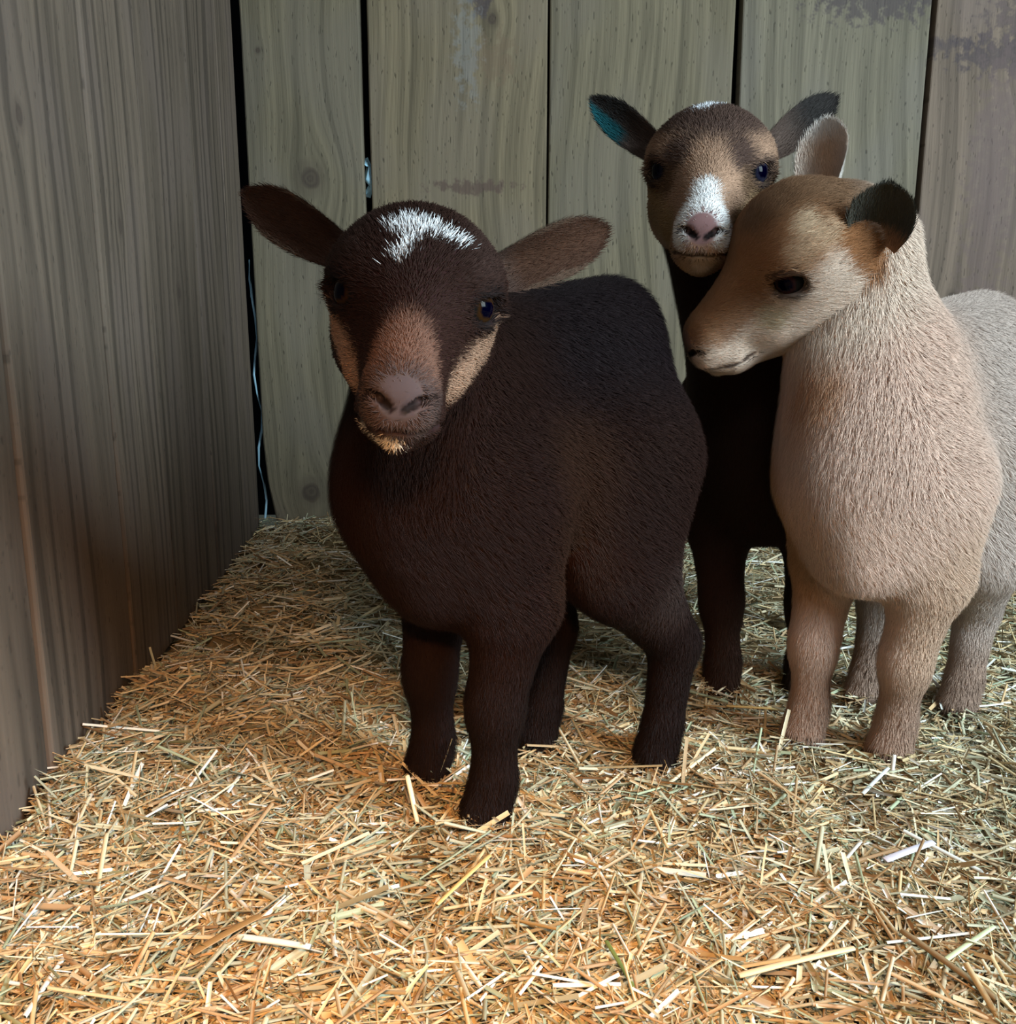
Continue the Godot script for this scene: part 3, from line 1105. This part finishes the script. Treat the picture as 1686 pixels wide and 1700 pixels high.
func setting() -> void:
	var shell := mat(Color(0.20, 0.17, 0.14), 0.95, 0.1)
	# back wall of sawn boards at z = -1.28
	var back := Node3D.new()
	back.name = "wall_back"
	back.set_meta("kind", "structure")
	add_child(back, true)
	slab("backing", Vector3(-0.60, 0, -1.36), Vector3(1.40, 1.60, -1.335), mat(Color(0.07, 0.075, 0.08), 0.95, 0.1), back)
	var edges: Array = [[-0.3205, -0.1775], [-0.1690, 0.0478], [0.0498, 0.2712], [0.2806, 0.5052], [0.5110, 0.7300], [0.7340, 0.9500], [0.9540, 1.1700], [1.1740, 1.3000]]
	var tones: Array = [Vector3(0.165, 0.143, 0.100), Vector3(0.180, 0.148, 0.098), Vector3(0.158, 0.136, 0.094), Vector3(0.165, 0.148, 0.112), Vector3(0.155, 0.118, 0.094), Vector3(0.16, 0.15, 0.13)]
	var kn: Array = [
		[Vector3(0.076, 0.438, 0.013), Vector3(0.060, 0.043, 0.0125), Vector3(0.020, 0.585, 0.003), Vector3(0.116, 0.028, 0.004)],
		[Vector3(0.150, 0.62, 0.006)],
		[Vector3(0.11, 0.18, 0.010)],
		[Vector3(0.18, 0.08, 0.012)],
		[Vector3(0.05, 0.295, 0.006), Vector3(0.12, 0.56, 0.010)]]
	var plum := Vector3(0.060, 0.045, 0.050)
	var rust := Vector3(0.095, 0.058, 0.048)
	var marks: Array = [
		[],
		[[0.126, 0.428, 0.050, 0.009, rust, 0.75], [0.150, 0.575, 0.030, 0.030, Vector3(0.16, 0.11, 0.07), 0.6], [0.135, 0.640, 0.012, 0.020, plum, 0.8], [0.120, 0.590, 0.016, 0.060, Vector3(0.21, 0.205, 0.20), 0.5]],
		[],
		[[0.165, 0.640, 0.080, 0.026, plum, 0.75]],
		[[0.010, 0.590, 0.050, 0.010, plum, 0.6], [0.080, 0.580, 0.060, 0.024, plum, 0.75], [0.110, 0.620, 0.050, 0.040, plum, 0.6], [0.085, 0.40, 0.030, 0.22, Vector3(0.125, 0.085, 0.080), 0.55]]]
	for i in edges.size():
		var w: float = edges[i][1] - edges[i][0]
		var b := part("plank", board_mesh(w, 1.2, 0.022, i + 1, 0.013 if i == 0 else 0.0), null, back)
		b.position = Vector3(edges[i][0], 0, -1.28 + [0.0, -0.002, 0.001, -0.001, 0.0, 0.001, 0.0, 0.0][i])
		if i < 5:
			var p: Vector3 = tones[i]
			b.material_override = wood(plank_textures(100 + i, 192, 1280, w, 1.2, p * 1.25 * Vector3(1.06, 1.0, 0.95), p * 0.62 * Vector3(1.06, 1.0, 0.95), p * Vector3(0.9, 0.86, 0.92), kn[i], 0.22, marks[i]))
		else:
			b.material_override = back.get_child(1 + (i - 4)).material_override
	# left wall: boards stepping slightly towards the room, turned a little from the camera's axis
	var left := Node3D.new()
	left.name = "wall_left"
	left.set_meta("kind", "structure")
	add_child(left, true)
	var turn := atan(0.0684)
	left.transform = Transform3D(Basis(Vector3.UP, PI * 0.5 + turn), Vector3(-0.275, 0, -0.475))
	# along the wall, +x of the wall's node runs to -z; joints measured from z = -0.475
	var joints: Array = [-1.35, -1.02, -0.70, -0.40, -0.19, 0.085, 0.249, 0.375, 0.545, 0.690, 0.790]
	slab("backing", Vector3(-1.35, 0, -0.06), Vector3(0.81, 1.60, -0.024), shell, left)
	var ltex: Array = []
	for i in 5:
		var p: Vector3 = Vector3(0.128, 0.094, 0.070) * [1.0, 1.05, 0.95, 0.9, 1.0][i]
		ltex.append(wood(plank_textures(300 + i, 192, 1280, 0.17, 1.2, p * 1.22, p * 0.55, p * Vector3(0.85, 0.85, 0.92), [Vector3(0.05 + 0.02 * i, 0.40 - 0.05 * i, 0.006)], 0.42)))
	for i in joints.size() - 1:
		var w: float = joints[i + 1] - joints[i] - 0.0012
		var b := part("plank", board_mesh(w, 1.2, 0.022, 20 + i), ltex[i % 5], left)
		b.position = Vector3(joints[i], 0, [0.0, 0.001, 0.0, 0.0, -0.0015, 0.0015, 0.0030, 0.0022, 0.0032, 0.0028][i])
	# rest of the shed, out of view
	slab("wall_right", Vector3(1.30, 0, -1.36), Vector3(1.36, 1.60, -0.45), shell)
	slab("wall_right_front", Vector3(1.30, 0, 0.65), Vector3(1.36, 1.60, 0.95), shell)
	slab("trim_doorway", Vector3(1.30, 1.45, -0.45), Vector3(1.36, 1.60, 0.65), shell)
	slab("wall_front", Vector3(-0.60, 0, 0.90), Vector3(1.36, 1.18, 0.95), shell)
	slab("wall_front_upper", Vector3(-0.60, 1.42, 0.90), Vector3(1.36, 1.60, 0.95), shell)
	slab("wall_front_side", Vector3(-0.60, 1.18, 0.90), Vector3(-0.14, 1.42, 0.95), shell)
	slab("wall_front_side_far", Vector3(0.34, 1.18, 0.90), Vector3(1.36, 1.42, 0.95), shell)
	slab("ceiling", Vector3(-0.60, 1.60, -1.40), Vector3(1.40, 1.65, 0.98), mat(Color(0.45, 0.40, 0.34), 0.95, 0.1))
	slab("floor", Vector3(-0.60, -0.12, -1.36), Vector3(1.40, -0.03, 0.95), mat(Color(0.30, 0.24, 0.17), 0.95, 0.1))

func lathe(profile: Array, seg: int) -> ArrayMesh:
	var v := PackedVector3Array()
	var ix := PackedInt32Array()
	for k in seg:
		var a := TAU * k / seg
		for p in profile:
			v.append(Vector3(cos(a) * p.x, p.y, sin(a) * p.x))
	var R := profile.size()
	for k in seg:
		for i in R - 1:
			var a := k * R + i
			var b := ((k + 1) % seg) * R + i
			ix.append_array(PackedInt32Array([a, b, a + 1, b, b + 1, a + 1]))
	return make_mesh(v, smooth_normals(v, ix), ix)

func heat_lamp() -> void:
	# brooder lamp hung above the near left corner, outside the frame
	var o := thing("heat_lamp", "metal brooder heat lamp hanging above the near left corner", "lamp", Vector3(0.02, 0.50, 0.10))
	var dome: Array = [Vector2(0.012, 0.16), Vector2(0.022, 0.155), Vector2(0.024, 0.10), Vector2(0.05, 0.085), Vector2(0.085, 0.05), Vector2(0.105, 0.0), Vector2(0.103, 0.0), Vector2(0.082, 0.047), Vector2(0.047, 0.082), Vector2(0.020, 0.092)]
	var tin := mat(Color(0.72, 0.72, 0.70), 0.35, 0.5)
	tin.metallic = 0.9
	part("reflector", lathe(dome, 40), tin, o)
	var glow := mat(Color(1.0, 0.62, 0.35), 0.3, 0.5)
	glow.emission_enabled = true
	glow.emission = Color(1.0, 0.50, 0.20)
	glow.emission_energy_multiplier = 2.0
	var bulb: Array = [Vector2(0.001, 0.0), Vector2(0.030, 0.006), Vector2(0.040, 0.022), Vector2(0.036, 0.042), Vector2(0.020, 0.07), Vector2(0.014, 0.09)]
	part("bulb", lathe(bulb, 28), glow, o)
	part("cord", lathe([Vector2(0.0001, 0.94), Vector2(0.004, 0.94), Vector2(0.004, 0.15), Vector2(0.0001, 0.15)], 10), mat(Color(0.05, 0.05, 0.05)), o)
	var l := SpotLight3D.new()
	l.name = "heat_lamp_light"
	l.position = o.position + Vector3(0, -0.012, 0)
	l.light_color = Color(1.0, 0.74, 0.47)
	l.light_energy = 0.92
	l.light_size = 0.04
	l.spot_range = 5.0
	l.spot_attenuation = 2.0
	l.spot_angle = 41.0
	l.spot_angle_attenuation = 1.0
	l.shadow_enabled = true
	add_child(l, true)
	l.look_at_from_position(l.position, Vector3(-0.12, 0.0, -0.23), Vector3(0, 0, -1))

func loose_things() -> void:
	var pale := Color(0.90, 0.84, 0.70)
	var white := Color(0.93, 0.92, 0.90)
	var gold := Color(0.85, 0.72, 0.47)
	loose_stalk("straw_stalk", "white jointed straw stalk lying at the lower left of the bedding", Vector3(-0.1263, 0.0060, -0.4082), Vector3(-0.0907, 0.0070, -0.3994), 0.0019, 0.7, 0.02, white)
	loose_stalk("straw_strip", "broad dull brown straw strip at the lower left behind the white jointed stalk", Vector3(-0.1437, 0.0070, -0.3948), Vector3(-0.1192, 0.0080, -0.4214), 0.0024, 0.25, 0.05, Color(0.60, 0.47, 0.30))
	loose_stalk("straw_stalk", "pale stalk standing upright against the front hoof of the chocolate kid", Vector3(-0.0587, 0.0260, -0.5280), Vector3(-0.0519, 0.0020, -0.5158), 0.0016, 0.6, 0.03, pale)
	loose_stalk("straw_stalk", "long pale straw stalk lying near the bottom edge right of centre", Vector3(0.1017, 0.0060, -0.3811), Vector3(0.1579, 0.0080, -0.3972), 0.0017, 0.6, 0.04, Color(0.90, 0.78, 0.62))
	loose_stalk("straw_stalk", "thick grey-brown stem slanting through the straw at the lower right", Vector3(0.1845, 0.0080, -0.4099), Vector3(0.2084, 0.0060, -0.3659), 0.0016, 0.8, 0.03, Color(0.55, 0.46, 0.34))
	loose_stalk("straw_stalk", "pale green straw stalk slanting upwards near the lower right edge", Vector3(0.1939, 0.0060, -0.3891), Vector3(0.2285, 0.0090, -0.4116), 0.0014, 0.6, 0.02, Color(0.75, 0.79, 0.64))
	loose_stalk("straw_husk", "pointed whitish lilac husk on the straw in front of the cream kid", Vector3(0.1999, 0.0060, -0.4721), Vector3(0.2301, 0.0100, -0.4831), 0.0026, 0.3, 0.03, Color(0.88, 0.87, 0.93))
	loose_stalk("straw_stalk", "short white jointed stalk lying level near the bottom edge at centre", Vector3(0.0193, 0.0070, -0.3736), Vector3(0.0489, 0.0070, -0.3743), 0.0012, 0.8, 0.0, white)
	loose_stalk("grass_blade", "dark green grass blade lying in the straw near the bottom edge", Vector3(0.0453, 0.0080, -0.4024), Vector3(0.0569, 0.0070, -0.3635), 0.0011, 0.35, 0.03, Color(0.44, 0.49, 0.27))
	loose_stalk("straw_stalk", "white stalk end standing upright before the cream kid's near front hoof", Vector3(0.2432, 0.0160, -0.5745), Vector3(0.2409, 0.0020, -0.5697), 0.0013, 0.7, 0.0, white)
	loose_stalk("straw_stalk", "long tan stalk in front of the chocolate kid's foremost hoof", Vector3(-0.0096, 0.0090, -0.4718), Vector3(-0.0349, 0.0070, -0.4314), 0.0013, 0.6, 0.03, gold)
	loose_stalk("straw_stalk", "bluish white straw stalk leaning below the upright white stalk end", Vector3(0.2137, 0.0050, -0.5450), Vector3(0.2352, 0.0130, -0.5626), 0.0014, 0.6, 0.03, Color(0.85, 0.88, 0.88))
	loose_stalk("straw_stalk", "pale yellow stalk lying along the left wall side, pointing at the camera", Vector3(-0.2202, 0.0100, -0.4910), Vector3(-0.2081, 0.0040, -0.4470), 0.0013, 0.7, 0.02, pale)
	loose_stalk("straw_stalk", "shiny white straw chip beside the left wall in front of the goat's shadow", Vector3(-0.2100, 0.0060, -0.5132), Vector3(-0.1978, 0.0100, -0.5237), 0.0011, 0.5, 0.0, white)
	loose_stalk("straw_stalk", "yellow stalk lying level in front of the brown-faced kid's hoof", Vector3(0.1579, 0.0080, -0.6681), Vector3(0.1983, 0.0070, -0.6640), 0.0012, 0.7, 0.02, gold)
	loose_stalk("straw_stalk", "white stalk on the straw behind and between the cream kid's legs", Vector3(0.2686, 0.0080, -0.7817), Vector3(0.3075, 0.0100, -0.7937), 0.0016, 0.5, 0.02, white)
	# scraps of pale blue plastic caught in the gaps of the boards
	var film := mat(Color(0.62, 0.78, 0.86), 0.3, 0.5)
	var scrap := MeshInstance3D.new()
	scrap.name = "plastic_scrap"
	scrap.mesh = ribbon([Vector3(-0.1785, 0.462, -1.296), Vector3(-0.172, 0.452, -1.290), Vector3(-0.1745, 0.438, -1.288), Vector3(-0.171, 0.430, -1.291), Vector3(-0.177, 0.418, -1.296)], 0.0050)
	scrap.material_override = film
	add_child(scrap, true)
	tag(scrap, "scrap of pale blue plastic caught in the gap between two back wall boards", "plastic scrap")
	var twine := MeshInstance3D.new()
	twine.name = "plastic_twine"
	var path: Array = []
	for i in 15:
		var y := 0.005 + 0.024 * i
		path.append(Vector3(-0.3255 + 0.0035 * sin(i * 1.3 + 0.4), y, -1.290 + 0.004 * cos(i * 1.7)))
	twine.mesh = ribbon(path, 0.0016)
	twine.material_override = film
	add_child(twine, true)
	tag(twine, "thin pale blue plastic strip hanging in the dark corner gap between the walls", "plastic strip")

# a crumpled strip with thickness along a path
func ribbon(path: Array, half: float) -> ArrayMesh:
	var v := PackedVector3Array()
	var ix := PackedInt32Array()
	for i in path.size():
		var a: Vector3 = path[maxi(i - 1, 0)]
		var b: Vector3 = path[mini(i + 1, path.size() - 1)]
		var d := (b - a).normalized()
		var tw := 0.9 * sin(i * 1.7)
		var s := d.cross(Vector3(sin(tw), 0, cos(tw))).normalized()
		var n := s.cross(d)
		for k in 6:
			var w := half * (1.0 if k < 3 else -1.0) * (-1.0 if k == 0 else (0.0 if k == 1 or k == 4 else 1.0))
			v.append(path[i] + s * w + n * (0.0004 if k < 3 else -0.0004) + n * (0.0012 if k == 1 or k == 4 else 0.0))
	for i in path.size() - 1:
		for k in 6:
			var a := i * 6 + k
			var b := i * 6 + (k + 1) % 6
			ix.append_array(PackedInt32Array([a, a + 6, b, b, a + 6, b + 6]))
	return make_mesh(v, smooth_normals(v, ix), ix)
